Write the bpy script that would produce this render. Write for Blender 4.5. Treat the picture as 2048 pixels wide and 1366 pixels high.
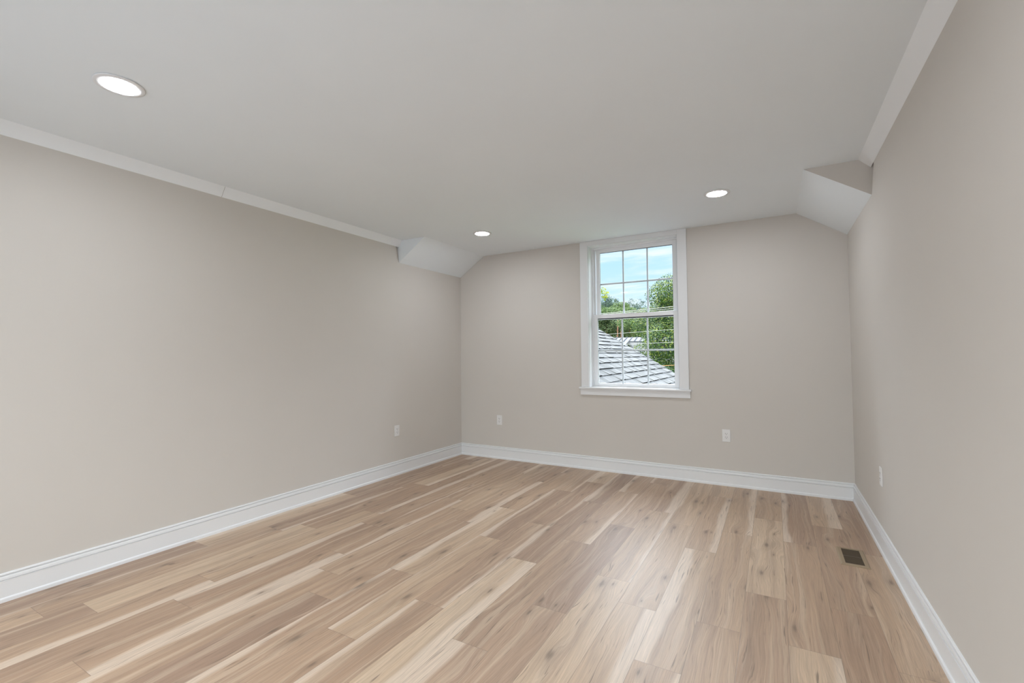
import bpy, bmesh, math, random
from mathutils import Vector, Matrix
C = bpy.context.scene.collection
SC = bpy.context.scene
for o in list(bpy.data.objects): bpy.data.objects.remove(o)
R = math.radians

# ------------------------------------------------------------------ camera
CAM = Vector((3.4144, -4.7071, 1.2165))
RT = Vector((0.86922197, 0.49433796, -0.00911919))
UP = Vector((0.02335353, -0.0226263, 0.99947119))
FW = Vector((-0.49387021, 0.86897528, 0.03121182))
cd = bpy.data.cameras.new('camera'); cam = bpy.data.objects.new('camera', cd); C.objects.link(cam)
cd.sensor_width = 36; cd.lens = 16.177; cd.clip_start = 0.02; cd.clip_end = 500
m = Matrix((RT, UP, -FW)).transposed().to_4x4(); m.translation = CAM
cam.matrix_world = m
SC.camera = cam
SC.view_settings.view_transform = 'Standard'; SC.view_settings.look = 'None'
SC.view_settings.exposure = 0.20; SC.view_settings.gamma = 1.0
SC.view_settings.use_curve_mapping = False

# ------------------------------------------------------------------ node helper
class NT:
    def __init__(s, tree): s.t = tree; s.n = tree.nodes; s.l = tree.links
    def new(s, typ, **kw):
        n = s.n.new(typ)
        for k, v in kw.items():
            if k == 'ins':
                for a, b in v.items(): s.put(n.inputs[a], b)
            else: setattr(n, k, v)
        return n
    def put(s, sock, v):
        if isinstance(v, bpy.types.NodeSocket): s.l.new(v, sock)
        elif isinstance(v, bpy.types.Node): s.l.new(v.outputs[0], sock)
        else: sock.default_value = v
    def math(s, op, a, b=0.0, c=None, clamp=False):
        n = s.new('ShaderNodeMath', operation=op, use_clamp=clamp)
        s.put(n.inputs[0], a); s.put(n.inputs[1], b)
        if c is not None: s.put(n.inputs[2], c)
        return n.outputs[0]
    def mix(s, f, a, b, blend='MIX'):
        n = s.new('ShaderNodeMix', data_type='RGBA', blend_type=blend)
        s.put(n.inputs[0], f); s.put(n.inputs[6], a); s.put(n.inputs[7], b)
        return n.outputs[2]
    def noise(s, vec, scale, detail=2.0, rough=0.5, dist=0.0, dim='3D'):
        n = s.new('ShaderNodeTexNoise', noise_dimensions=dim)
        s.put(n.inputs['Vector'], vec); s.put(n.inputs['Scale'], scale)
        n.inputs['Detail'].default_value = detail; n.inputs['Roughness'].default_value = rough
        n.inputs['Distortion'].default_value = dist
        return n.outputs[0]
    def comb(s, x, y, z):
        n = s.new('ShaderNodeCombineXYZ'); s.put(n.inputs[0], x); s.put(n.inputs[1], y); s.put(n.inputs[2], z)
        return n.outputs[0]
    def step(s, v, lo, hi):
        n = s.new('ShaderNodeMapRange', interpolation_type='SMOOTHSTEP')
        s.put(n.inputs[0], v); s.put(n.inputs[1], lo); s.put(n.inputs[2], hi)
        return n.outputs[0]

# ------------------------------------------------------------------ sky
w = bpy.data.worlds.new('sky'); SC.world = w; w.use_nodes = True
nt = NT(w.node_tree); nt.n.clear()
geo = nt.new('ShaderNodeTexCoord'); sep = nt.new('ShaderNodeSeparateXYZ'); nt.l.new(geo.outputs['Generated'], sep.inputs[0])
z = sep.outputs[2]
ramp = nt.new('ShaderNodeValToRGB'); nt.put(ramp.inputs[0], z)
el = ramp.color_ramp.elements
el[0].position = 0.0; el[0].color = (0.25, 0.27, 0.24, 1)
el[1].position = 0.005; el[1].color = (0.84, 0.94, 1.0, 1)
for pos, col in ((0.09, (0.66, 0.87, 1.02, 1)), (0.20, (0.50, 0.79, 1.04, 1)), (0.6, (0.30, 0.52, 0.88, 1))):
    e = el.new(pos); e.color = col
zz = nt.math('ADD', nt.math('ABSOLUTE', z), 0.12)
cv = nt.comb(nt.math('DIVIDE', sep.outputs[0], zz), nt.math('DIVIDE', sep.outputs[1], zz), 0.0)
mp = nt.new('ShaderNodeMapping'); nt.put(mp.inputs[0], cv)
mp.inputs['Scale'].default_value = (0.8, 1.5, 1.0); mp.inputs['Rotation'].default_value = (0, 0, R(-14)); mp.inputs['Location'].default_value = (1.3, 0.45, 0)
cl = nt.step(nt.noise(mp.outputs[0], 1.15, 5, 0.55, 0.35), 0.45, 0.66)
skyc = nt.mix(nt.math('MULTIPLY', cl, 0.90), ramp.outputs[0], (0.96, 0.98, 1.0, 1))
# added brightness high in the sky, out of view, for floor sheen and reveal
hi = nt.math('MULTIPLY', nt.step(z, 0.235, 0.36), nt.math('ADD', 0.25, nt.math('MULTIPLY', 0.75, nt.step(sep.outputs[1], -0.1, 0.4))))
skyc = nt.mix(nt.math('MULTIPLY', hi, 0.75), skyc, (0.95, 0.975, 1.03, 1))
# added sky brightness behind the camera, fills the room through the rear window
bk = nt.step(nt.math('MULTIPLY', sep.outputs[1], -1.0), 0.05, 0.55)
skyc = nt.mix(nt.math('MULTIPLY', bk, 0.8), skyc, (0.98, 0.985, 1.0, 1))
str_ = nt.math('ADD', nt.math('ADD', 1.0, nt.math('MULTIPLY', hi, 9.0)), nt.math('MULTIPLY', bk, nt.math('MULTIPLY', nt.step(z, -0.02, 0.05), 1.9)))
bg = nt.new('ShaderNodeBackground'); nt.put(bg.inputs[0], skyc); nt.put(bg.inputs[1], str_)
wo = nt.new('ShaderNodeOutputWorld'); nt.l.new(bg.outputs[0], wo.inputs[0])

# ------------------------------------------------------------------ sun
sd = bpy.data.lights.new('sun', 'SUN'); sun = bpy.data.objects.new('sun', sd); C.objects.link(sun)
sd.energy = 5.5; sd.color = (1.0, 0.94, 0.82); sd.angle = R(0.6)
sun.rotation_euler = Vector((0.80, 0.26, -0.86)).to_track_quat('-Z', 'Y').to_euler()

# ------------------------------------------------------------------ dimensions (metres)
W, H = 3.971, 2.44
YR = -5.30                      # rear wall behind the camera
ZL, ZR_, XL, XR, DL, DR = 2.208, 2.205, 0.3485, 3.614, -1.098, -1.110
SL, SR, CWL, CWR = 2.373, 2.379, 0.046, 0.063
LAMP_STRENGTH = 135.0

# ------------------------------------------------------------------ materials
def mat(name, col, rough=0.6, spec=0.5, metal=0.0):
    m = bpy.data.materials.new(name); m.use_nodes = True
    b = m.node_tree.nodes['Principled BSDF']
    b.inputs['Base Color'].default_value = (*col, 1); b.inputs['Roughness'].default_value = rough
    b.inputs['Specular IOR Level'].default_value = spec; b.inputs['Metallic'].default_value = metal
    return m
def bs(m): return m.node_tree.nodes['Principled BSDF']
def texture_coord(t): return t.new('ShaderNodeTexCoord').outputs['Object']
def paint(name, col, rough, bump=0.04, scale=220.0, mottle=0.02):
    m = mat(name, col, rough, 0.35); t = NT(m.node_tree); b = bs(m)
    co = texture_coord(t)
    n1 = t.noise(co, 1.7, 3, 0.6)
    f = t.math('ADD', t.math('MULTIPLY', n1, mottle * 2), 1.0 - mottle)
    c = t.mix(1.0, (*col, 1), t.comb(f, f, f), 'MULTIPLY')
    t.put(b.inputs['Base Color'], c)
    bp = t.new('ShaderNodeBump'); bp.inputs['Strength'].default_value = bump; bp.inputs['Distance'].default_value = 0.002
    t.put(bp.inputs['Height'], t.noise(co, scale, 3, 0.6)); t.put(b.inputs['Normal'], bp.outputs[0])
    return m
M = {}
M['wall'] = paint('greige wall paint', (0.645, 0.608, 0.562), 0.75)
M['ceil'] = paint('white ceiling paint', (0.85, 0.90, 0.93), 0.9)
M['crown'] = paint('brightened rake trim paint', (0.90, 0.925, 0.945), 0.5, 0.01, 60, 0.005)  # paler than the other trim: brightness from its angle, put into the colour
M['trim'] = paint('white trim paint', (0.80, 0.805, 0.81), 0.38, 0.01, 60, 0.005)
M['vinyl'] = mat('white vinyl', (0.86, 0.87, 0.88), 0.35)
M['plastic'] = mat('white plastic', (0.80, 0.79, 0.78), 0.30)
M['slot'] = mat('dark slot', (0.03, 0.028, 0.026), 0.7)
M['gasket'] = mat('dark glazing seal', (0.05, 0.06, 0.07), 0.6)
M['seam'] = mat('caulk seam', (0.42, 0.40, 0.37), 0.8)
M['brown'] = mat('tan painted steel', (0.33, 0.25, 0.165), 0.5, 0.3)
M['fin'] = mat('dark bronze louvre', (0.085, 0.062, 0.04), 0.45, 0.35)
M['duct'] = mat('dark duct', (0.035, 0.025, 0.018), 0.7)

def lamp_mat():
    m = bpy.data.materials.new('lit lamp lens'); m.use_nodes = True; t = NT(m.node_tree); t.n.clear()
    e = t.new('ShaderNodeEmission'); e.inputs[0].default_value = (0.92, 0.97, 1.04, 1); e.inputs[1].default_value = LAMP_STRENGTH
    o = t.new('ShaderNodeOutputMaterial'); t.l.new(e.outputs[0], o.inputs[0]); return m
M['lens'] = lamp_mat()

def glass_mat():
    m = bpy.data.materials.new('window glass'); m.use_nodes = True; t = NT(m.node_tree); t.n.clear()
    tr = t.new('ShaderNodeBsdfTransparent'); tr.inputs[0].default_value = (0.97, 0.985, 0.98, 1)
    gl = t.new('ShaderNodeBsdfGlossy'); gl.inputs['Roughness'].default_value = 0.02
    fr = t.new('ShaderNodeFresnel'); fr.inputs[0].default_value = 1.12
    mx = t.new('ShaderNodeMixShader'); t.l.new(fr.outputs[0], mx.inputs[0]); t.l.new(tr.outputs[0], mx.inputs[1]); t.l.new(gl.outputs[0], mx.inputs[2])
    o = t.new('ShaderNodeOutputMaterial'); t.l.new(mx.outputs[0], o.inputs[0]); return m
M['glass'] = glass_mat()

def floor_mat():
    m = mat('oak plank', (0.5, 0.36, 0.24), 0.45, 0.9); t = NT(m.node_tree); b = bs(m)
    uv = t.new('ShaderNodeUVMap', uv_map='plank'); s = t.new('ShaderNodeSeparateXYZ'); t.l.new(uv.outputs[0], s.inputs[0])
    u, v = s.outputs[0], s.outputs[1]                    # metres along, metres across (0..0.18)
    at = t.new('ShaderNodeAttribute', attribute_name='plank_tone'); sa = t.new('ShaderNodeSeparateColor'); t.l.new(at.outputs['Color'], sa.inputs[0])
    tone, seed, sap = sa.outputs[0], sa.outputs[1], sa.outputs[2]
    sz = t.math('MULTIPLY', seed, 97.0)
    # wavy growth rings
    warp = t.noise(t.comb(t.math('MULTIPLY', u, 1.3), t.math('MULTIPLY', v, 7.0), sz), 1.0, 2, 0.5)
    warp2 = t.noise(t.comb(t.math('MULTIPLY', u, 4.0), t.math('MULTIPLY', v, 22.0), sz), 1.0, 2, 0.5)
    fib = t.noise(t.comb(t.math('MULTIPLY', u, 9.0), t.math('MULTIPLY', t.math('ADD', v, t.math('MULTIPLY', warp2, 0.012)), 420.0), sz), 1.0, 3, 0.65)
    vo = t.new('ShaderNodeTexVoronoi', voronoi_dimensions='2D'); t.put(vo.inputs['Vector'], t.comb(t.math('ADD', t.math('MULTIPLY', u, 2.6), t.math('MULTIPLY', sz, 3.1)), t.math('ADD', t.math('MULTIPLY', v, 8.0), t.math('MULTIPLY', sz, 1.7)), 0.0)); vo.inputs['Scale'].default_value = 1.0
    sc = t.new('ShaderNodeSeparateColor'); t.l.new(vo.outputs['Color'], sc.inputs[0])
    kd = t.math('ADD', t.math('DIVIDE', vo.outputs['Distance'], t.math('ADD', 0.35, sc.outputs[1])), t.math('MULTIPLY', t.math('SUBTRACT', fib, 0.5), 0.22))
    on = t.math('GREATER_THAN', sc.outputs[0], 0.55)
    swirl = t.math('MULTIPLY', t.math('SUBTRACT', 1.0, t.step(vo.outputs['Distance'], 0.0, 0.55)), on)
    vv = t.math('ADD', v, t.math('MULTIPLY', t.math('SUBTRACT', warp, 0.5), 0.11))
    vv = t.math('ADD', vv, t.math('MULTIPLY', swirl, 0.024))
    fib2 = t.noise(t.comb(t.math('MULTIPLY', u, 3.5), t.math('MULTIPLY', vv, 210.0), t.math('ADD', sz, 53.0)), 1.0, 3, 0.6)
    ring = t.noise(t.comb(t.math('MULTIPLY', u, 0.5), t.math('MULTIPLY', vv, 62.0), sz), 1.0, 4, 0.66)
    band = t.noise(t.comb(t.math('MULTIPLY', u, 0.8), t.math('MULTIPLY', vv, 16.0), t.math('ADD', sz, 31.0)), 1.0, 2, 0.5)
    base = t.new('ShaderNodeValToRGB'); t.put(base.inputs[0], tone)
    e = base.color_ramp.elements
    e[0].position = 0.0; e[0].color = (0.325, 0.212, 0.146, 1)
    e[1].position = 1.0; e[1].color = (0.560, 0.410, 0.280, 1)
    for p_, c_ in ((0.3, (0.395, 0.260, 0.172, 1)), (0.55, (0.450, 0.306, 0.202, 1)), (0.8, (0.505, 0.356, 0.236, 1))):
        q = e.new(p_); q.color = c_
    col = base.outputs[0]
    dk = t.step(band, 0.42, 0.70)
    col = t.mix(t.math('MULTIPLY', dk, 0.46), col, (0.285, 0.185, 0.125, 1))
    band2 = t.noise(t.comb(t.math('MULTIPLY', u, 0.6), t.math('MULTIPLY', vv, 26.0), t.math('ADD', sz, 71.0)), 1.0, 2, 0.5)
    col = t.mix(t.math('MULTIPLY', t.step(band2, 0.50, 0.70), 0.42), col, (0.62, 0.485, 0.355, 1))
    lt = t.step(ring, 0.50, 0.72)
    col = t.mix(t.math('MULTIPLY', lt, 0.28), col, (0.64, 0.495, 0.365, 1))
    # pale sapwood along the plank edge
    wn = t.noise(t.comb(t.math('MULTIPLY', u, 1.6), 3.3, sz), 1.0, 2, 0.5)
    side = t.math('GREATER_THAN', seed, 0.5)
    ve = t.math('ADD', t.math('MULTIPLY', side, t.math('SUBTRACT', 0.18, v)), t.math('MULTIPLY', t.math('SUBTRACT', 1.0, side), v))
    wd = t.math('ADD', t.math('MULTIPLY', sap, 0.085), t.math('MULTIPLY', t.math('SUBTRACT', wn, 0.52), 0.10))
    sm = t.math('SUBTRACT', 1.0, t.step(t.math('SUBTRACT', t.math('ADD', ve, t.math('MULTIPLY', t.math('SUBTRACT', fib, 0.5), 0.02)), wd), -0.012, 0.014))
    sm = t.math('MULTIPLY', sm, t.math('GREATER_THAN', sap, 0.08))
    col = t.mix(t.math('MULTIPLY', sm, 0.70), col, (0.70, 0.570, 0.45, 1))
    # fine fibre
    ff = t.math('ADD', 0.36, t.math('ADD', t.math('MULTIPLY', fib, 0.60), t.math('MULTIPLY', fib2, 0.66)))
    col = t.mix(1.0, col, t.comb(ff, ff, ff), 'MULTIPLY')
    # dark checks, short and thin along the grain
    ck = t.noise(t.comb(t.math('MULTIPLY', u, 5.0), t.math('MULTIPLY', vv, 150.0), t.math('ADD', sz, 7.0)), 1.0, 2, 0.5)
    ckm = t.step(ck, 0.64, 0.73)
    col = t.mix(t.math('MULTIPLY', ckm, 0.66), col, (0.13, 0.085, 0.06, 1))
    # knots
    halo = t.math('MULTIPLY', t.math('SUBTRACT', 1.0, t.step(kd, 0.04, 0.36)), on)
    core = t.math('MULTIPLY', t.math('SUBTRACT', 1.0, t.step(kd, 0.02, 0.11)), on)
    col = t.mix(t.math('MULTIPLY', halo, 0.40), col, (0.25, 0.165, 0.11, 1))
    col = t.mix(t.math('MULTIPLY', core, 0.62), col, (0.12, 0.08, 0.055, 1))
    # joints between boards
    L = t.new('ShaderNodeAttribute', attribute_name='plank_len')
    d1 = t.math('MINIMUM', v, t.math('SUBTRACT', 0.18, v)); d2 = t.math('MINIMUM', u, t.math('SUBTRACT', L.outputs['Fac'], u))
    jt = t.math('SUBTRACT', 1.0, t.step(t.math('MINIMUM', d1, d2), 0.0004, 0.0016))
    col = t.mix(t.math('MULTIPLY', jt, 0.55), col, (0.16, 0.11, 0.08, 1))
    t.put(b.inputs['Base Color'], col)
    t.put(b.inputs['Roughness'], t.math('ADD', 0.37, t.math('MULTIPLY', fib, 0.16)))
    hgt = t.math('SUBTRACT', t.math('MULTIPLY', fib, 0.25), jt)
    bp = t.new('ShaderNodeBump'); bp.inputs['Strength'].default_value = 0.25; bp.inputs['Distance'].default_value = 0.0012
    t.put(bp.inputs['Height'], hgt); t.put(b.inputs['Normal'], bp.outputs[0])
    return m
M['floor'] = floor_mat()

def island_mat(name, cols, rough=0.6, trans=0.0, spec=0.3):
    m = mat(name, cols[0], rough, spec); t = NT(m.node_tree); b = bs(m)
    g = t.new('ShaderNodeNewGeometry'); r = t.new('ShaderNodeValToRGB'); t.l.new(g.outputs['Random Per Island'], r.inputs[0])
    e = r.color_ramp.elements; e[0].color = (*cols[0], 1); e[1].color = (*cols[-1], 1)
    for i, c in enumerate(cols[1:-1]): q = e.new((i + 1) / (len(cols) - 1)); q.color = (*c, 1)
    t.put(b.inputs['Base Color'], r.outputs[0])
    if trans:
        tl = t.new('ShaderNodeBsdfTranslucent'); t.put(tl.inputs[0], r.outputs[0])
        mx = t.new('ShaderNodeMixShader'); mx.inputs[0].default_value = trans
        t.l.new(b.outputs[0], mx.inputs[1]); t.l.new(tl.outputs[0], mx.inputs[2])
        out = [n for n in t.n if n.type == 'OUTPUT_MATERIAL'][0]; t.l.new(mx.outputs[0], out.inputs[0])
    return m
def shingle_mat():
    m = island_mat('grey asphalt shingle', [(0.074, 0.074, 0.071), (0.100, 0.099, 0.095), (0.125, 0.123, 0.119), (0.088, 0.087, 0.085)], 0.9)
    t = NT(m.node_tree); b = bs(m); src = b.inputs['Base Color'].links[0].from_socket
    n = t.noise(texture_coord(t), 60, 3, 0.7); f = t.math('ADD', 0.7, t.math('MULTIPLY', n, 0.6))
    t.put(b.inputs['Base Color'], t.mix(1.0, src, t.comb(f, f, f), 'MULTIPLY')); return m
M['shingle'] = shingle_mat()
M['maple'] = island_mat('maple leaves', [(0.006, 0.026, 0.007), (0.012, 0.048, 0.010), (0.03, 0.085, 0.013), (0.105, 0.17, 0.02), (0.27, 0.30, 0.06)], 0.45, 0.15)
M['yellowleaf'] = island_mat('yellowing leaves', [(0.10, 0.18, 0.015), (0.26, 0.30, 0.02), (0.40, 0.37, 0.03)], 0.45, 0.35)
M['pine'] = island_mat('pine needles', [(0.018, 0.04, 0.014), (0.045, 0.08, 0.025), (0.11, 0.135, 0.05)], 0.6, 0.2)
M['bluepine'] = island_mat('blue green needles', [(0.02, 0.045, 0.032), (0.045, 0.085, 0.055), (0.09, 0.14, 0.09)], 0.6, 0.2)
M['oak'] = island_mat('light green leaves', [(0.03, 0.065, 0.014), (0.07, 0.125, 0.028), (0.15, 0.20, 0.06)], 0.6, 0.25)
M['bark'] = paint('reddish bark', (0.20, 0.10, 0.055), 0.9, 0.3, 20, 0.2)
M['darkbark'] = paint('grey brown bark', (0.13, 0.10, 0.075), 0.9, 0.3, 20, 0.2)
M['siding'] = mat('white siding', (0.15, 0.153, 0.156), 0.8, 0.1)
M['mint'] = mat('pale mint siding', (0.15, 0.20, 0.17), 0.8)
M['metalroof'] = mat('white standing seam metal', (0.13, 0.133, 0.14), 0.85, 0.1)
M['seammetal'] = mat('shaded seam metal', (0.055, 0.057, 0.062), 0.8, 0.1)  # darker than the roof metal: rib shading put into the colour
M['butt'] = mat('black shingle butt and shadow edge', (0.008, 0.008, 0.009), 0.9, 0.05)  # black edge, also painting the shadow line under each course
M['grid'] = mat('grey grille bar', (0.66, 0.67, 0.71), 0.45)
M['darkedge'] = mat('dark roof edge', (0.05, 0.05, 0.055), 0.6)
M['wire'] = mat('pale cable', (0.36, 0.35, 0.32), 0.5)
M['copper'] = mat('rust orange cable', (0.50, 0.25, 0.10), 0.5)
M['deck'] = mat('added bounce deck', (0.20, 0.20, 0.21), 0.8)
M['grass'] = paint('lawn', (0.10, 0.17, 0.05), 0.95, 0.3, 8, 0.3)

# ------------------------------------------------------------------ mesh helpers
def link(name, me, parent=None):
    o = bpy.data.objects.new(name, me); C.objects.link(o)
    if parent: o.parent = parent
    return o
def tag(o, label=None, cat=None, group=None, kind=None):
    for k, v in (('label', label), ('category', cat), ('group', group), ('kind', kind)):
        if v: o[k] = v
    return o
def empty(name, loc=(0, 0, 0), rz=0.0):
    o = bpy.data.objects.new(name, None); C.objects.link(o); o.location = loc; o.rotation_euler = (0, 0, rz)
    o.empty_display_size = 0.1
    return o
class MB:
    def __init__(s): s.v = []; s.f = []; s.mi = []
    def face(s, pts, mi=0):
        k = len(s.v); s.v += [tuple(p) for p in pts]; s.f.append(tuple(range(k, k + len(pts)))); s.mi.append(mi); return s
    def box(s, x0, x1, y0, y1, z0, z1, mi=0):
        k = len(s.v)
        s.v += [(x, y, z) for z in (z0, z1) for y in (y0, y1) for x in (x0, x1)]
        for q in ((0, 2, 3, 1), (4, 5, 7, 6), (0, 1, 5, 4), (2, 6, 7, 3), (0, 4, 6, 2), (1, 3, 7, 5)):
            s.f.append(tuple(k + i for i in q)); s.mi.append(mi)
        return s
    def prism(s, poly, a, b, mi=0, mi_ends=None):
        """poly: list of 3D points, extruded from +a to +b (vectors)"""
        k = len(s.v); n = len(poly); a = Vector(a); b = Vector(b)
        s.v += [tuple(Vector(p) + a) for p in poly] + [tuple(Vector(p) + b) for p in poly]
        e = mi if mi_ends is None else mi_ends
        s.f.append(tuple(k + i for i in range(n))[::-1]); s.mi.append(e)
        s.f.append(tuple(k + n + i for i in range(n))); s.mi.append(mi)
        for i in range(n):
            j = (i + 1) % n; s.f.append((k + i, k + j, k + n + j, k + n + i)); s.mi.append(mi)
        return s
    def tube(s, pts, rad, seg=8, mi=0):
        pts = [Vector(p) for p in pts]; k0 = len(s.v)
        rad = rad if isinstance(rad, (list, tuple)) else [rad] * len(pts)
        for i, p in enumerate(pts):
            d = (pts[min(i + 1, len(pts) - 1)] - pts[max(i - 1, 0)]).normalized()
            a = d.orthogonal().normalized() if abs(d.z) > 0.99 else d.cross(Vector((0, 0, 1))).normalized()
            c = d.cross(a)
            for q in range(seg):
                an = 2 * math.pi * q / seg; s.v.append(tuple(p + rad[i] * (math.cos(an) * a + math.sin(an) * c)))
        for i in range(len(pts) - 1):
            for q in range(seg):
                r = (q + 1) % seg; A = k0 + i * seg; B = A + seg
                s.f.append((A + q, A + r, B + r, B + q)); s.mi.append(mi)
        s.f.append(tuple(k0 + q for q in range(seg))[::-1]); s.mi.append(mi)
        e = k0 + (len(pts) - 1) * seg; s.f.append(tuple(e + q for q in range(seg))); s.mi.append(mi)
        return s
    def lathe(s, prof, cx, cy, seg=48, mi=0):
        """prof: list of (radius, z)"""
        k = len(s.v)
        for r, z in prof:
            for q in range(seg):
                a = 2 * math.pi * q / seg; s.v.append((cx + r * math.cos(a), cy + r * math.sin(a), z))
        for i in range(len(prof) - 1):
            for q in range(seg):
                r = (q + 1) % seg; A = k + i * seg; B = A + seg
                s.f.append((A + q, A + r, B + r, B + q)); s.mi.append(mi)
        return s
    def build(s, name, mats, parent=None, bevel=0.0, smooth=False, fix=True):
        me = bpy.data.meshes.new(name); me.from_pydata(s.v, [], s.f)
        for mm in (mats if isinstance(mats, (list, tuple)) else [mats]): me.materials.append(mm)
        for p, i in zip(me.polygons, s.mi): p.material_index = i; p.use_smooth = smooth
        if fix:
            bm = bmesh.new(); bm.from_mesh(me); bmesh.ops.recalc_face_normals(bm, faces=bm.faces[:]); bm.to_mesh(me); bm.free()
        me.update()
        o = link(name, me, parent)
        if bevel:
            bv = o.modifiers.new('bevel', 'BEVEL'); bv.width = bevel; bv.segments = 2; bv.limit_method = 'ANGLE'; bv.angle_limit = R(40)
        return o
def struct(o): o['kind'] = 'structure'; return o
def cyl(mb, c, axis, r, h, seg=16, mi=0):
    c = Vector(c); a = Vector(axis); return mb.tube([c - a * h / 2, c + a * h / 2], r, seg, mi)

# ------------------------------------------------------------------ floor: boards 0.18 x 1.22 m
def build_floor():
    random.seed(11)
    off = {-1: -2.43, 0: -.80, 1: -1.22, 2: -.82, 3: -1.22, 4: -1.62, 5: -2.445, 6: -1.01, 7: -1.45, 8: -.64, 9: -2.265, 10: -1.69,
           11: -.85, 12: -1.50, 13: -1.90, 14: -2.92, 15: -1.50, 16: -2.28, 17: -2.08, 18: -2.52, 19: -2.66, 20: -3.06, 21: -2.2}
    vs, fs, data = [], [], []
    for c in range(-1, 22):
        x1, x0 = 3.80 - .18 * c, 3.80 - .18 * (c + 1)
        y = off[c] + 1.22 * 3
        while y > 1.22: y -= 1.22
        while y > YR - 1.3:
            y0, y1 = y - 1.22, y
            Y0, Y1, X0, X1 = max(y0, YR), min(y1, 0.0), max(x0, -0.0), min(x1, W)
            if Y1 - Y0 > 1e-4 and X1 - X0 > 1e-4:
                k = len(vs); vs += [(X0, Y0, 0), (X1, Y0, 0), (X1, Y1, 0), (X0, Y1, 0)]; fs.append((k, k + 1, k + 2, k + 3))
                data.append(([(Y0 - y0, X0 - x0), (Y0 - y0, X1 - x0), (Y1 - y0, X1 - x0), (Y1 - y0, X0 - x0)],
                             (min(1, max(0, random.gauss(.56, .25))), random.random(), max(0, random.uniform(-.7, .85)), 1.0)))
            y -= 1.22
    nb = len(fs)
    k = len(vs)                                          # slab beneath the boards
    B = MB(); B.box(-.2, W + .2, YR - .2, .13, -.25, -.001)
    vs += B.v; fs += [tuple(i + k for i in f) for f in B.f]
    me = bpy.data.meshes.new('floor'); me.from_pydata(vs, [], fs); me.materials.append(M['floor'])
    me.uv_layers.new(name='plank'); me.color_attributes.new('plank_tone', 'FLOAT_COLOR', 'CORNER'); me.attributes.new('plank_len', 'FLOAT', 'FACE')
    uv = me.uv_layers['plank']; ca = me.color_attributes['plank_tone']; ln = me.attributes['plank_len']
    for i, p in enumerate(me.polygons):
        ln.data[i].value = 1.22
        for j, li in enumerate(p.loop_indices):
            if i < nb: uv.data[li].uv = data[i][0][j]; ca.data[li].color = data[i][1]
            else: uv.data[li].uv = (.5, .09); ca.data[li].color = (.5, .5, 0, 1)
    return struct(link('floor', me))
build_floor()

# ------------------------------------------------------------------ walls and ceiling
def side_wall(name, x, out, zlow, dy, cy):
    mb = MB()
    n = x + out * .028                                   # small plaster notch below the trim's end
    P = lambda y, z: (x, y, z)
    mb.face([P(0, 0), P(YR, 0), P(YR, H), P(cy, H), P(dy, zlow), P(0, zlow)])
    mb.face([P(cy, H), P(dy, zlow), (n, dy, H)])
    xa, xb = sorted((x + out * .03, x + out * .16))
    mb.box(xa, xb, YR - .16, .13, -.25, H + .16)
    return struct(mb.build(name, M['wall'], fix=False))
side_wall('wall_left', 0, -1, ZL, DL, -1.175)
side_wall('wall_right', W, 1, ZR_, DR, -1.235)
OX0, OX1, OZ0, OZ1 = 1.690, 2.617, 0.858, 2.396          # window opening
mb = MB()
mb.box(-.16, OX0, 0, .13, -.25, H + .16); mb.box(OX1, W + .16, 0, .13, -.25, H + .16)
mb.box(OX0, OX1, 0, .13, -.25, OZ0); mb.box(OX0, OX1, 0, .13, OZ1, H + .16)
struct(mb.build('wall_back', M['wall']))
# rear wall behind the camera; its wide window is added for fill light
RX0, RX1, RZ0, RZ1 = .20, 3.77, .06, 2.36
mb = MB(); mb.box(-.16, RX0, YR - .16, YR, -.25, H + .16); mb.box(RX1, W + .16, YR - .16, YR, -.25, H + .16)
mb.box(RX0, RX1, YR - .16, YR, -.25, RZ0); mb.box(RX0, RX1, YR - .16, YR, RZ1, H + .16)
struct(mb.build('wall_rear', M['wall']))
rw = struct(empty('window_added_fill', (1.95, YR, RZ0)))
mb = MB(); f_ = .05
for i in range(4):
    xx = RX0 + (RX1 - RX0 - f_) * i / 3; mb.box(xx, xx + f_, YR - .12, YR - .05, RZ0, RZ1)
mb.box(RX0, RX1, YR - .12, YR - .05, RZ0, RZ0 + f_); mb.box(RX0, RX1, YR - .12, YR - .05, RZ1 - f_, RZ1)
o = mb.build('window_frame', M['vinyl']); o.parent = rw; o.matrix_parent_inverse = Matrix.Translation(-rw.location)
mb = MB(); mb.box(RX0 + .01, RX1 - .01, YR - .087, YR - .085, RZ0 + .01, RZ1 - .01)
o = mb.build('glass_pane', M['glass']); o.parent = rw; o.matrix_parent_inverse = Matrix.Translation(-rw.location)
mb = MB(); mb.box(-6, 10, YR - 12, YR - .2, -.45, -.30)
struct(mb.build('bounce_deck', M['deck']))  # unseen deck added to bounce daylight up to the ceiling
mb = MB(); mb.box(-.16, W + .16, YR - .16, .13, H, H + .16)
mb.prism([(0, DL, ZL), (XL, DL, H), (-.028, DL, H)], (0, 0, 0), (0, -DL, 0))
mb.prism([(W, DR, ZR_), (W + .028, DR, H), (XR, DR, H)], (0, 0, 0), (0, -DR, 0), 0, 1)
struct(mb.build('ceiling', [M['ceil'], M['wall']], fix=False))
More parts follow.
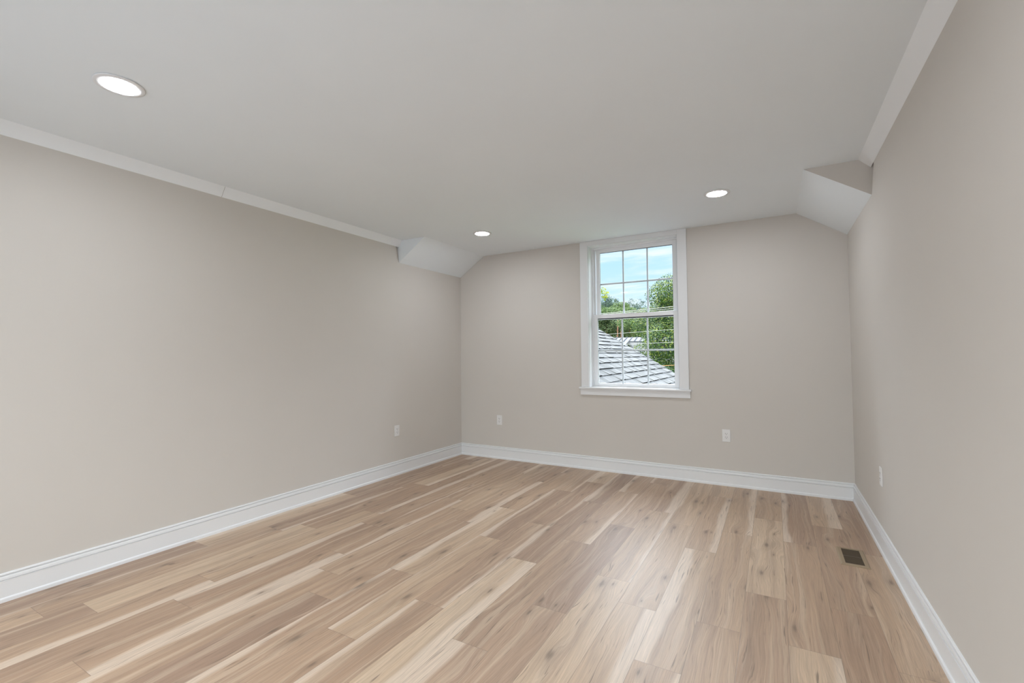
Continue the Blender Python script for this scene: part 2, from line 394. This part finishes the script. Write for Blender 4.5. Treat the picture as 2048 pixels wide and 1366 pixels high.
# flat raked trim where walls meet ceiling
def rake_trim(name, x, sgn, zlow, wd, dy, seam=None):
    mb = MB(); t = .006
    segs = [(YR, seam - .0015), (seam + .0015, dy)] if seam else [(YR, dy)]
    for a, b_ in segs:
        mb.prism([(x, 0, zlow), (x + sgn * wd, 0, H), (x, 0, H)], (0, a, 0), (0, b_, 0))
    if seam: mb.prism([(x, 0, zlow + .002), (x + sgn * (wd - .002), 0, H), (x, 0, H)], (0, seam - .0015, 0), (0, seam + .0015, 0), 1)
    return struct(mb.build(name, [M['crown'], M['seam']]))
rake_trim('trim_1', 0, 1, SL, CWL, DL, -2.893)
rake_trim('trim_2', W, -1, SR, CWR, DR)

# ------------------------------------------------------------------ baseboards
def base_profile():
    p = [(0, 0), (.0215, 0), (.0215, .006)]
    for i in range(1, 6):
        a = R(90 * i / 5); p.append((.0145 + .007 * math.cos(a), .012 + .010 * math.sin(a)))
    p += [(.0140, .024), (.0140, .101), (.0150, .1035), (.0150, .106), (.0070, .1066), (.0070, .1090), (.0125, .1096)]
    p += [(.0120, .118), (.0105, .125), (.0095, .1280), (.0030, .1286), (.0030, .1314), (.0085, .132), (.0085, .1375), (.0060, .141), (0, .142)]
    return p
def baseboard(name, kind):
    prof = base_profile(); n = len(prof); mb = MB()
    if kind == 'left': rows = [[(d, -d, z) for d, z in prof], [(d, YR, z) for d, z in prof]]
    elif kind == 'right': rows = [[(W - d, YR, z) for d, z in prof], [(W - d, -d, z) for d, z in prof]]
    else: rows = [[(W - d, -d, z) for d, z in prof], [(d, -d, z) for d, z in prof]]
    mb.v = rows[0] + rows[1]
    for i in range(n):
        j = (i + 1) % n; mb.f.append((i, j, n + j, n + i)); mb.mi.append(0)
    mb.f += [tuple(range(n)), tuple(range(2 * n - 1, n - 1, -1))]; mb.mi += [0, 0]
    return struct(mb.build(name, M['trim']))
for k in ('left', 'back', 'right'): baseboard('baseboard_' + k, k)

# ------------------------------------------------------------------ window
CX = 2.1535
win = struct(empty('window_1', (CX, 0, .876)))
def wpart(mb, name, mt, parent=None, bevel=.002):
    o = mb.build(name, mt, None, bevel)
    o.parent = parent or win
    o.matrix_parent_inverse = Matrix.Translation(-win.location) if (parent is None) else Matrix.Identity(4)
    return o
mb = MB(); mb.box(1.606, OX0 + .002, -.018, 0, .876, H); mb.box(OX1 - .002, 2.700, -.018, 0, .876, H); mb.box(OX0 + .002, OX1 - .002, -.018, 0, OZ1 - .004, H)
wpart(mb, 'casing', M['trim'])
mb = MB(); mb.box(1.582, 2.722, -.036, 0, .858, .876); mb.box(OX0, OX1, 0, .105, .858, .876)
wpart(mb, 'window_stool', M['trim'], bevel=.003)
mb = MB(); mb.box(1.594, 2.710, -.017, 0, .792, .858)
wpart(mb, 'apron', M['trim'], bevel=.003)
mb = MB(); J0 = .095                                     # wood jamb liner, then the vinyl frame
mb.box(OX0, OX0 + .008, 0, J0, .876, OZ1 - .008); mb.box(OX1 - .008, OX1, 0, J0, .876, OZ1 - .008); mb.box(OX0, OX1, 0, J0, OZ1 - .008, OZ1)
wpart(mb, 'jamb_liner', M['trim'], bevel=.001)
mb = MB()
for a, b_ in ((OX0, OX0 + .022), (OX1 - .022, OX1)): mb.box(a, b_, J0, .21, .876, OZ1)
for a, b_ in ((OX0 + .022, OX0 + .034), (OX1 - .034, OX1 - .022)): mb.box(a, b_, .140, .21, .876, OZ1 - .018)
mb.box(OX0 + .022, OX1 - .022, J0, .21, OZ1 - .018, OZ1); mb.box(OX0 + .034, OX1 - .034, .138, .21, OZ1 - .030, OZ1 - .018)
mb.box(OX0 + .022, OX1 - .022, .105, .22, .858, .884)
wpart(mb, 'window_frame', M['vinyl'], bevel=.0015)
def sash(name, cx, half, z0, z1, gx, gz0, gz1, y0, y1, vbars, hbar, seal_top):
    mb = MB()
    mb.box(cx - half, cx - gx, y0, y1, z0, z1); mb.box(cx + gx, cx + half, y0, y1, z0, z1)
    mb.box(cx - gx, cx + gx, y0, y1, z0, gz0); mb.box(cx - gx, cx + gx, y0, y1, gz1, z1)
    s = wpart(mb, name, M['vinyl'], bevel=.0015)
    yg = (y0 + y1) / 2 + .004
    def sub(m_, nm, mt, bv=0.0):
        o = m_.build(nm, mt, None, bv); o.parent = s; o.matrix_parent_inverse = s.matrix_parent_inverse.copy()
        o.matrix_parent_inverse = Matrix.Identity(4); return o
    g = MB(); e = .0035                                  # glazing seal round the pane
    g.box(cx - gx, cx - gx + e * .7, yg - .006, yg - .002, gz0, gz1); g.box(cx + gx - e * .7, cx + gx, yg - .006, yg - .002, gz0, gz1)
    g.box(cx - gx, cx + gx, yg - .006, yg - .002, gz1 - seal_top, gz1)
    sub(g, 'glazing_seal', M['gasket'])
    b = MB()
    for vx in vbars: b.box(vx - .0090, vx + .0090, yg - .001, yg + .007, gz0, gz1)
    b.box(cx - gx, cx + gx, yg - .0015, yg + .0075, hbar - .0090, hbar + .0090)
    sub(b, 'muntin_grid', M['grid'], .002)
    p = MB(); p.box(cx - gx, cx + gx, yg - .0028, yg - .0018, gz0, gz1)
    sub(p, 'glass_pane', M['glass'])
    return s
up = sash('upper_sash', 2.156, .424, 1.602, 2.376, .384, 1.645, 2.338, .148, .178, (2.156 - .128, 2.156 + .128), 1.992, .005)
lo = sash('lower_sash', 2.150, .440, .884, 1.656, .3975, .914, 1.614, .108, .140, (2.150 - .1325, 2.150 + .1325), 1.264, .010)
# the small tilt latches
for s_, x_ in ((up, 2.156 - .405), (up, 2.156 + .405)):
    k_ = MB(); k_.box(x_ - .004, x_ + .004, .1455, .148, 1.69, 1.706); o_ = k_.build('tilt_latch', M['vinyl'], s_, .001)

# ------------------------------------------------------------------ recessed lamps
def lamp():
    r = empty('recessed_light', (0, 0, H))
    t = MB(); t.lathe([(.0, .0), (.088, .0), (.0915, -.0015), (.092, -.004), (.089, -.0062), (.070, -.0072), (.068, -.006), (.068, -.003), (0, -.003)], 0, 0, 64)
    t.build('trim_ring', M['trim'], r, smooth=True)
    l = MB(); l.lathe([(.0675, -.0045), (.066, -.0068), (.05, -.0078), (.025, -.0083), (.0004, -.0085)], 0, 0, 48)
    l.build('lens', M['lens'], r, smooth=True)
    return r
def dup(o, parent=None):
    c = o.copy(); C.objects.link(c)
    if parent: c.parent = parent
    for ch in list(o.children): dup(ch, c)
    return c
L0 = lamp()
for i, (x, y, lab) in enumerate(((.905, -3.815, 'round recessed ceiling light nearest the camera, above the left wall'),
                                 (.918, -.895, 'round recessed ceiling light by the left sloped ceiling corner'),
                                 (3.065, -.920, 'round recessed ceiling light by the right sloped ceiling corner'),
                                 (3.065, -3.815, 'round recessed ceiling light overhead beside the right wall'))):
    o = L0 if i == 0 else dup(L0)
    o.location = (x, y, H); tag(o, lab, 'ceiling light', 'recessed ceiling lights')

# ------------------------------------------------------------------ wall outlets
def outlet():
    r = empty('wall_outlet')                             # faces -Y, back on y = 0
    p = MB(); p.box(-.035, .035, -.0055, 0, -.057, .057); p.build('cover_plate', M['plastic'], r, .003)
    d = MB(); d.box(-.0165, .0165, -.0078, -.005, -.0335, .0335); rc = d.build('receptacle', M['plastic'], r, .0012)
    s = MB()
    for zc in (.0165, -.0165):
        s.box(-.0085, -.0060, -.0082, -.0076, zc - .001, zc + .0085); s.box(.0055, .0080, -.0082, -.0076, zc, zc + .0078)
        cyl(s, (0, -.0079, zc - .0078), (0, 1, 0), .0028, .0006, 12)
    s.build('socket_slots', M['slot'], rc)
    for zc in (.049, -.049): cyl(MB(), (0, -.0058, zc), (0, 1, 0), .003, .001, 12).build('plate_screw', M['plastic'], r)
    return r
O0 = outlet()
for i, (x, y, z_, rz, lab) in enumerate(((3.015, 0, .460, 0, 'white wall outlet on the window wall, to the right below the window'),
                                         (.560, 0, .4545, 0, 'white wall outlet on the window wall, left of the window near the corner'),
                                         (0, -1.133, .452, 90, 'white wall outlet on the left wall above its baseboard'),
                                         (W, -1.119, .457, -90, 'white wall outlet seen edge-on on the right wall'))):
    o = O0 if i == 0 else dup(O0)
    o.location = (x, y, z_); o.rotation_euler = (0, 0, R(rz)); tag(o, lab, 'outlet', 'wall outlets')

# ------------------------------------------------------------------ floor register
rg = tag(empty('floor_register', (3.7925, -1.3015, 0)), 'tan metal floor register with dark louvres by the right baseboard', 'vent')
a, b_, ia, ib = .0695, .1385, .0455, .1165
t = MB()
zt, zl = .0065, .0005
ring_o = [(-a, -b_), (a, -b_), (a, b_), (-a, b_)]; mid = [(-a + .007, -b_ + .007), (a - .007, -b_ + .007), (a - .007, b_ - .007), (-a + .007, b_ - .007)]
inn = [(-ia, -ib), (ia, -ib), (ia, ib), (-ia, ib)]
for i in range(4):
    j = (i + 1) % 4
    t.face([(*ring_o[i], 0), (*ring_o[j], 0), (*ring_o[j], .002), (*ring_o[i], .002)])
    t.face([(*ring_o[i], .002), (*ring_o[j], .002), (*mid[j], zt), (*mid[i], zt)])
    t.face([(*mid[i], zt), (*mid[j], zt), (*inn[j], zt), (*inn[i], zt)])
    t.face([(*inn[i], zt), (*inn[j], zt), (*inn[j], zl), (*inn[i], zl)])
t.build('faceplate', M['brown'], rg)
t = MB(); t.box(-ia, ia, -ib, ib, .0003, .0008); t.build('duct_opening', M['duct'], rg)
t = MB(); t.box(-ia, ia, -.004, .004, .001, .006); t.build('center_bar', M['fin'], rg)
for k in range(18):
    yc = -ib + (k + .5) * 2 * ib / 18
    if abs(yc) < .005: continue
    t = MB(); t.prism([(-ia, yc - .0035, .0012), (-ia, yc - .0023, .0012), (-ia, yc + .0022, .0052), (-ia, yc + .0010, .0056)], (0, 0, 0), (2 * ia, 0, 0))
    t.build('louvre', M['fin'], rg)

# ================================================================== outdoors
GZ = -3.2
def sight(px, py, dist):
    """point on the line of sight through a photo pixel at a horizontal distance"""
    d = FW + RT * ((px - 1024) / 920.29) + UP * ((683 - py) / 920.29)
    return CAM + d * (dist / math.hypot(d.x, d.y))
mb = MB(); mb.box(-70, 70, .5, 130, GZ - .3, GZ)
struct(mb.build('ground', M['grass']))

# attached lower wing with its shingled roof
wing = tag(empty('attached_wing', (-1.0, 2.7, GZ)), 'lower wing of the house with a grey shingled gable roof below the window', 'house')
def wp(mb, nm, mt, bevel=0.0, parent=None):
    o = mb.build(nm, mt, None, bevel); o.parent = parent or wing
    o.matrix_parent_inverse = Matrix.Translation(-wing.location) if parent is None else Matrix.Identity(4)
    return o
PA, PM = 1.800, 0.60                                     # roof plane z = PA - PM x
RX, EX, RY0, RY1 = -1.0, 3.3, .16, 5.22
cs = 1 / math.hypot(1, PM); sn = PM * cs
ux = Vector((cs, 0, -sn)); nn = Vector((sn, 0, cs)); top = Vector((RX, 0, PA - PM * RX))
random.seed(4)
mb = MB(); exps = .150; nc = int((EX - RX) / cs / exps)
for i in range(nc):
    y = RY0 - random.uniform(0, .25); flip = 1
    while y < RY1:
        wdt = random.uniform(.09, .22); yy = min(y + wdt, RY1); y0_ = max(y, RY0)
        if yy - y0_ > .02:
            th = random.choice((.013, .022)); s0 = i * exps; s1 = s0 + exps + (.0 if th > .012 else -.003)
            A = top + ux * s0 + nn * .0; Bp = top + ux * s1
            pts = [A, Bp, Bp + nn * th, A + nn * .004]
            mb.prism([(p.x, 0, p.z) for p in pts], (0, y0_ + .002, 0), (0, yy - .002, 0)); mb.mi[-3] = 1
        y = yy
        if y >= RY1 - .001: break
wp(mb, 'roof_shingles', [M['shingle'], M['butt']])
mb = MB(); q = lambda x, dz: (x, 0, PA - PM * x + dz)
mir = lambda x, dz: (2 * RX - x, 0, PA - PM * x + dz)
mb.prism([q(RX, -.002), q(EX, -.002), q(EX, -.10), q(RX, -.12), mir(EX, -.10), mir(EX, -.002)], (0, RY0, 0), (0, RY1 - .03, 0))
wp(mb, 'roof_deck', M['shingle'])
mb = MB(); mb.prism([q(RX, -.01), q(EX, -.01), q(EX, -.15), q(RX, -.16)], (0, RY1 - .03, 0), (0, RY1, 0))
mb.prism([q(RX, -.01), mir(EX, -.01), mir(EX, -.15), q(RX, -.16)], (0, RY1 - .03, 0), (0, RY1, 0))
wp(mb, 'rake_board', M['siding'])
mb = MB(); zt_ = PA - PM * 2.9 - .2
mb.prism([(-4.9, 0, GZ), (2.9, 0, GZ), (2.9, 0, zt_), (RX, 0, PA - PM * RX - .2), (-4.9, 0, zt_)], (0, .2, 0), (0, 4.9, 0))
wp(mb, 'wall', M['siding'])

# ---- foliage
def leaves(rng, blobs, n, size, lobed=False, squash=.6):
    """a cloud of small bent leaves filling ellipsoidal clumps (centre, rx, ry, rz)"""
    vol = [b[1] * b[2] * b[3] for b in blobs]; tot = sum(vol); V = []; F = []
    for (c, rx, ry, rz), vv in zip(blobs, vol):
        for _ in range(max(4, int(n * vv / tot))):
            while True:
                p = Vector((rng.uniform(-1, 1), rng.uniform(-1, 1), rng.uniform(-1, 1)))
                if .12 < p.length_squared < 1: break
            if rng.random() < .55: p = p.normalized() * rng.uniform(.78, 1.05)
            pos = c + Vector((p.x * rx, p.y * ry, p.z * rz))
            nrm = (Vector((p.x, p.y, p.z + .5)) + Vector((rng.gauss(0, .6), rng.gauss(0, .6), rng.gauss(0, .5)))).normalized()
            a = nrm.orthogonal().normalized(); b = nrm.cross(a); an = rng.uniform(0, 6.28)
            a, b = a * math.cos(an) + b * math.sin(an), b * math.cos(an) - a * math.sin(an)
            s = size * rng.uniform(.6, 1.3); k = len(V); dr = nrm * (-s * .18)
            V += [tuple(pos - a * s * .5), tuple(pos - b * s * squash * .5 + dr), tuple(pos + a * s * .5), tuple(pos + b * s * squash * .5 + dr)]
            F.append((k, k + 1, k + 2)); F.append((k, k + 2, k + 3))
    me = bpy.data.meshes.new('foliage'); me.from_pydata(V, [], F); return me
def tree(name, base, label, cat, group, blobs, n, size, lm, bm_, trunk_r, limbs=True, squash=.6, seed=1, trunk_top=None):
    rng = random.Random(seed)
    r = tag(empty(name, base), label, cat, group)
    base = Vector(base); loc = [(c - base, x, y, z_) for c, x, y, z_ in blobs]
    me = leaves(rng, loc, n, size, squash=squash); me.materials.append(lm); link('foliage', me, r)
    tp = trunk_top or max((c for c, *_ in loc), key=lambda c: c.z)
    tp = Vector(tp); t = MB(); mid = Vector((tp.x * .3 + rng.uniform(-.1, .1), tp.y * .3, tp.z * .5))
    t.tube([(0, 0, 0), (mid * .5)[:], mid[:], tp[:]], [trunk_r * 1.2, trunk_r, trunk_r * .75, trunk_r * .2], 8)
    t.build('trunk', bm_, r, smooth=True)
    if limbs:
        for c, *_ in loc[:7]:
            s_ = mid.lerp(tp, rng.uniform(0, .5)) if c.z > mid.z else mid * .8
            b = MB(); b.tube([s_[:], (s_.lerp(c, .5) + Vector((0, 0, .15)))[:], c[:]], [trunk_r * .4, trunk_r * .25, trunk_r * .08], 6); b.build('branch', bm_, r, smooth=True)
    return r
def clumps(rng, centre, rx, ry, rz, n, f=.38):
    out = []
    for _ in range(n):
        while True:
            p = Vector((rng.uniform(-1, 1), rng.uniform(-1, 1), rng.uniform(-1, 1)))
            if p.length < 1: break
        q = f * rng.uniform(.7, 1.25)
        out.append((centre + Vector((p.x * rx * (1 - f * .6), p.y * ry * (1 - f * .6), p.z * rz * (1 - f * .6))), rx * q, ry * q, rz * q * .55))
    return out
# big maple right of centre
rng = random.Random(5)
c0 = sight(1368, 655, 18.0)
bl = clumps(rng, c0, 1.95, 1.9, 2.45, 34, .40)
bl += clumps(rng, sight(1352, 596, 17.6), 1.0, 1.0, .62, 7, .45) + clumps(rng, sight(1308, 690, 17.2), .55, .6, 1.1, 6, .5)
bl += clumps(rng, sight(1372, 745, 17.6), 1.1, 1.2, .8, 6, .45)
tree('maple_tree', (c0.x, c0.y, GZ), 'large leafy green tree filling the right half of the window view', 'tree', None, bl, 90000, .056, M['maple'], M['darkbark'], .22, seed=6, squash=.75)
# a nearer tree to the left: one yellow-green limb reaches into view
rng = random.Random(8)
c1 = sight(1075, 575, 15.0); tip = sight(1207, 586, 15.0)
bl = clumps(rng, c1, 1.3, 1.3, 1.2, 12, .45) + [(tip, .16, .2, .22), (sight(1213, 590, 15), .13, .15, .10), (sight(1190, 580, 15), .3, .3, .2), (sight(1165, 578, 15), .4, .4, .3)]
tree('yellowing_tree', (c1.x, c1.y, GZ), 'yellow-green leafy limb of a tree at the left edge of the upper sash', 'tree', None, bl, 9000, .075, M['yellowleaf'], M['darkbark'], .16, seed=9, squash=.7, trunk_top=tuple(c1 - Vector((c1.x, c1.y, GZ))))
# tree line on the far side of the yards
def conifer(px, ytop, ybase, dist, wid, lm, label, seed, n=2600):
    rng = random.Random(seed); t = sight(px, ytop, dist); zb = sight(px, ybase, dist).z; wid *= dist / 62
    bl = []; k = 20
    for i in range(k):
        f = i / (k - 1); z_ = t.z - (t.z - zb) * f; r = wid * (.16 + .84 * f ** .8)
        for _ in range(3 + int(3 * f)):
            an = rng.uniform(0, 6.28); q = r * rng.uniform(.35, .8)
            bl.append((Vector((t.x + math.cos(an) * q, t.y + math.sin(an) * q, z_ + rng.uniform(-.2, .2))), r * .5 + .1, r * .5 + .1, .22 + .16 * r))
    return tree('conifer', (t.x, t.y, GZ), label, 'tree', 'trees along the far tree line', bl, n * 7, .0024 * dist, lm, M['bark'], .20, False, .45, seed, (0, 0, t.z - GZ - 1.6))
def broadleaf(px, ytop, ybase, dist, wid, lm, label, seed, n=2800, bark='bark'):
    rng = random.Random(seed); t = sight(px, ytop, dist); zb = sight(px, ybase, dist).z; wid *= dist / 54
    c = Vector((t.x, t.y, (t.z + zb) / 2)); bl = clumps(rng, c, wid, wid, (t.z - zb) / 2 * 1.25, 20, .45)
    return tree('broadleaf_tree', (t.x, t.y, GZ), label, 'tree', 'trees along the far tree line', bl, n * 4, .0031 * dist, lm, M[bark], .22, True, .7, seed)
conifer(1211, 590, 640, 84, 2.0, M['bluepine'], 'layered blue-green conifer at the far left of the tree line', 21)
conifer(1229, 597, 655, 90, 1.9, M['pine'], 'second conifer from the left, slim pointed crown in the tree line', 22)
broadleaf(1242, 600, 660, 78, 2.3, M['oak'], 'rounded light green tree left of the middle of the tree line', 23)
broadleaf(1204, 612, 672, 66.5, 2.3, M['oak'], 'low light green tree just above the shingled roof edge', 24)
conifer(1254, 609, 665, 96, 1.7, M['pine'], 'narrow green conifer behind the left muntin in the tree line', 25)
conifer(1264, 600, 668, 102, 2.3, M['bluepine'], 'dark blue-green conifer at the middle of the tree line', 26)
conifer(1280, 601, 668, 117, 2.2, M['bluepine'], 'blue-green conifer beside the large leafy tree', 27)
broadleaf(1275, 616, 680, 50.5, 2.2, M['oak'], 'light green tree in front of the conifers beside the large leafy tree', 28)
broadleaf(1225, 628, 684, 56, 2.6, M['pine'], 'olive green bushy tree with reddish trunk above the roof edge', 29, 2200)
broadleaf(1256, 636, 682, 61.5, 2.4, M['pine'], 'dark green bushy tree above the pale metal roof', 30, 2400)
broadleaf(1192, 622, 690, 72, 2.6, M['pine'], 'olive tree at the left end of the tree line behind the window frame', 31)
broadleaf(1305, 612, 690, 57, 2.8, M['pine'], 'green tree half hidden behind the large leafy tree', 32)
# bare reddish trunks in front of the tree line
for i, (px, yt, lab) in enumerate(((1234.5, 640, 'bare reddish pine trunk left of the pair in the tree line'), (1241.5, 632, 'bare reddish pine trunk right of the pair in the tree line'))):
    p = sight(px, 672, 52.6); q_ = sight(px + .6, yt, 52.6)
    t = MB(); t.tube([(0, 0, 0), (0, 0, (q_.z - GZ) * .6), (.1, 0, q_.z - GZ)], [.09, .075, .04], 8)
    for k in range(5):
        zz_ = (q_.z - GZ) * (.62 + .075 * k); an = 1.3 * k; t.tube([(0, 0, zz_), (.17 * math.cos(an), .17 * math.sin(an), zz_ + .22)], [.035, .012], 5)
    o = t.build('pine_trunk', M['bark'], smooth=True); o.location = (p.x, p.y, GZ); tag(o, lab, 'tree', 'bare pine trunks')

# ---- houses beyond
def gable(name, label, centre, ang, length, width, z_eave, z_ridge, wall_m, roof_m, edge_m, seams=False, cat='house'):
    r = tag(empty(name, (centre.x, centre.y, GZ), ang), label, cat)
    he, hr = z_eave - GZ, z_ridge - GZ; l, w_ = length / 2, width / 2
    b = MB(); b.prism([(-l, -w_, 0), (-l, w_, 0), (-l, w_, he), (-l, 0, hr), (-l, -w_, he)], (0, 0, 0), (length, 0, 0)); b.build('wall', wall_m, r)
    rf = MB(); oh = .25; s_ = (hr - he) / w_
    for sg in (-1, 1):
        rf.prism([(-l - oh, 0, hr + .02), (-l - oh, sg * (w_ + oh), he - s_ * oh + .02), (-l - oh, sg * (w_ + oh), he - s_ * oh + .12), (-l - oh, 0, hr + .14)], (0, 0, 0), (length + 2 * oh, 0, 0))
    ro = rf.build('roof', roof_m, r)
    if seams:
        sm = MB()
        for k in range(int(length / .45)):
            x = -l + .2 + k * .45
            sm.prism([(x, 0, hr + .14), (x, -w_ - oh, he - s_ * oh + .12), (x, -w_ - oh, he - s_ * oh + .19), (x, 0, hr + .21)], (0, 0, 0), (.06, 0, 0))
        sm.build('roof_seams', M['seammetal'], ro)
    if edge_m:
        ed = MB()
        ed.box(-l - oh, l + oh, -.05, .05, hr + .11, hr + .155)
        for sg in (-1, 1): ed.prism([(-l - oh - .02, 0, hr), (-l - oh - .02, sg * (w_ + oh), he - s_ * oh), (-l - oh - .02, sg * (w_ + oh), he - s_ * oh + .12), (-l - oh - .02, 0, hr + .14)], (0, 0, 0), (.05, 0, 0))
        ed.build('ridge_cap', edge_m, ro)
    return r
p = sight(1255, 678, 44); e_ = sight(1255, 690, 40)
gable('metal_roof_building', 'building with a pale ribbed metal roof below the tree line', p, R(9), 14, 8, e_.z, p.z, M['siding'], M['metalroof'], None, True, 'building')
p = sight(1310, 688, 27)
gable('small_gable_house', 'small pale mint gabled house beyond the shingled roof', p, R(48), 2.9, 2.4, p.z - .9, p.z, M['mint'], M['shingle'], M['darkedge'])
p = sight(1368, 690, 36)
gable('white_house', 'white sided house mostly hidden behind the large leafy tree', p, R(12), 4, 4, p.z - 1.0, p.z + .1, M['siding'], M['metalroof'], None)

# ---- overhead cables
def cable(p0, p1, d0, d1, r, mt, label):
    A, B_ = sight(*p0, d0), sight(*p1, d1); dr = (B_ - A).normalized(); A2, B2 = A - dr * 7, B_ + dr * 7
    pts = []
    for k in range(25):
        f = k / 24; pts.append(tuple(A2.lerp(B2, f) - Vector((0, 0, .10 * 4 * f * (1 - f) - .09))))
    o = MB().tube(pts, r, 6).build('power_line', mt, smooth=True)
    return tag(o, label, 'cable', 'overhead power lines')
cable((1208, 626.5), (1346, 612.5), 12.5, 12.5, .008, M['wire'], 'pale overhead cable, topmost of the three crossing above the meeting rail')
cable((1208, 628.5), (1346, 616.5), 12.7, 12.7, .0065, M['wire'], 'pale overhead cable, middle of the three crossing above the meeting rail')
cable((1208, 631.5), (1346, 620.0), 12.9, 12.9, .007, M['wire'], 'pale overhead cable, lowest of the three crossing above the meeting rail')
cable((1246, 665.7), (1348, 658.0), 13.2, 13.2, .005, M['wire'], 'thin pale cable crossing the top of the lower sash')
cable((1268, 687.5), (1348, 683.6), 13.4, 13.4, .006, M['wire'], 'thin pale cable just above the lower sash cross bar')
cable((1314, 731.0), (1349, 729.6), 13.0, 13.0, .007, M['copper'], 'orange brown cable low in front of the large leafy tree')
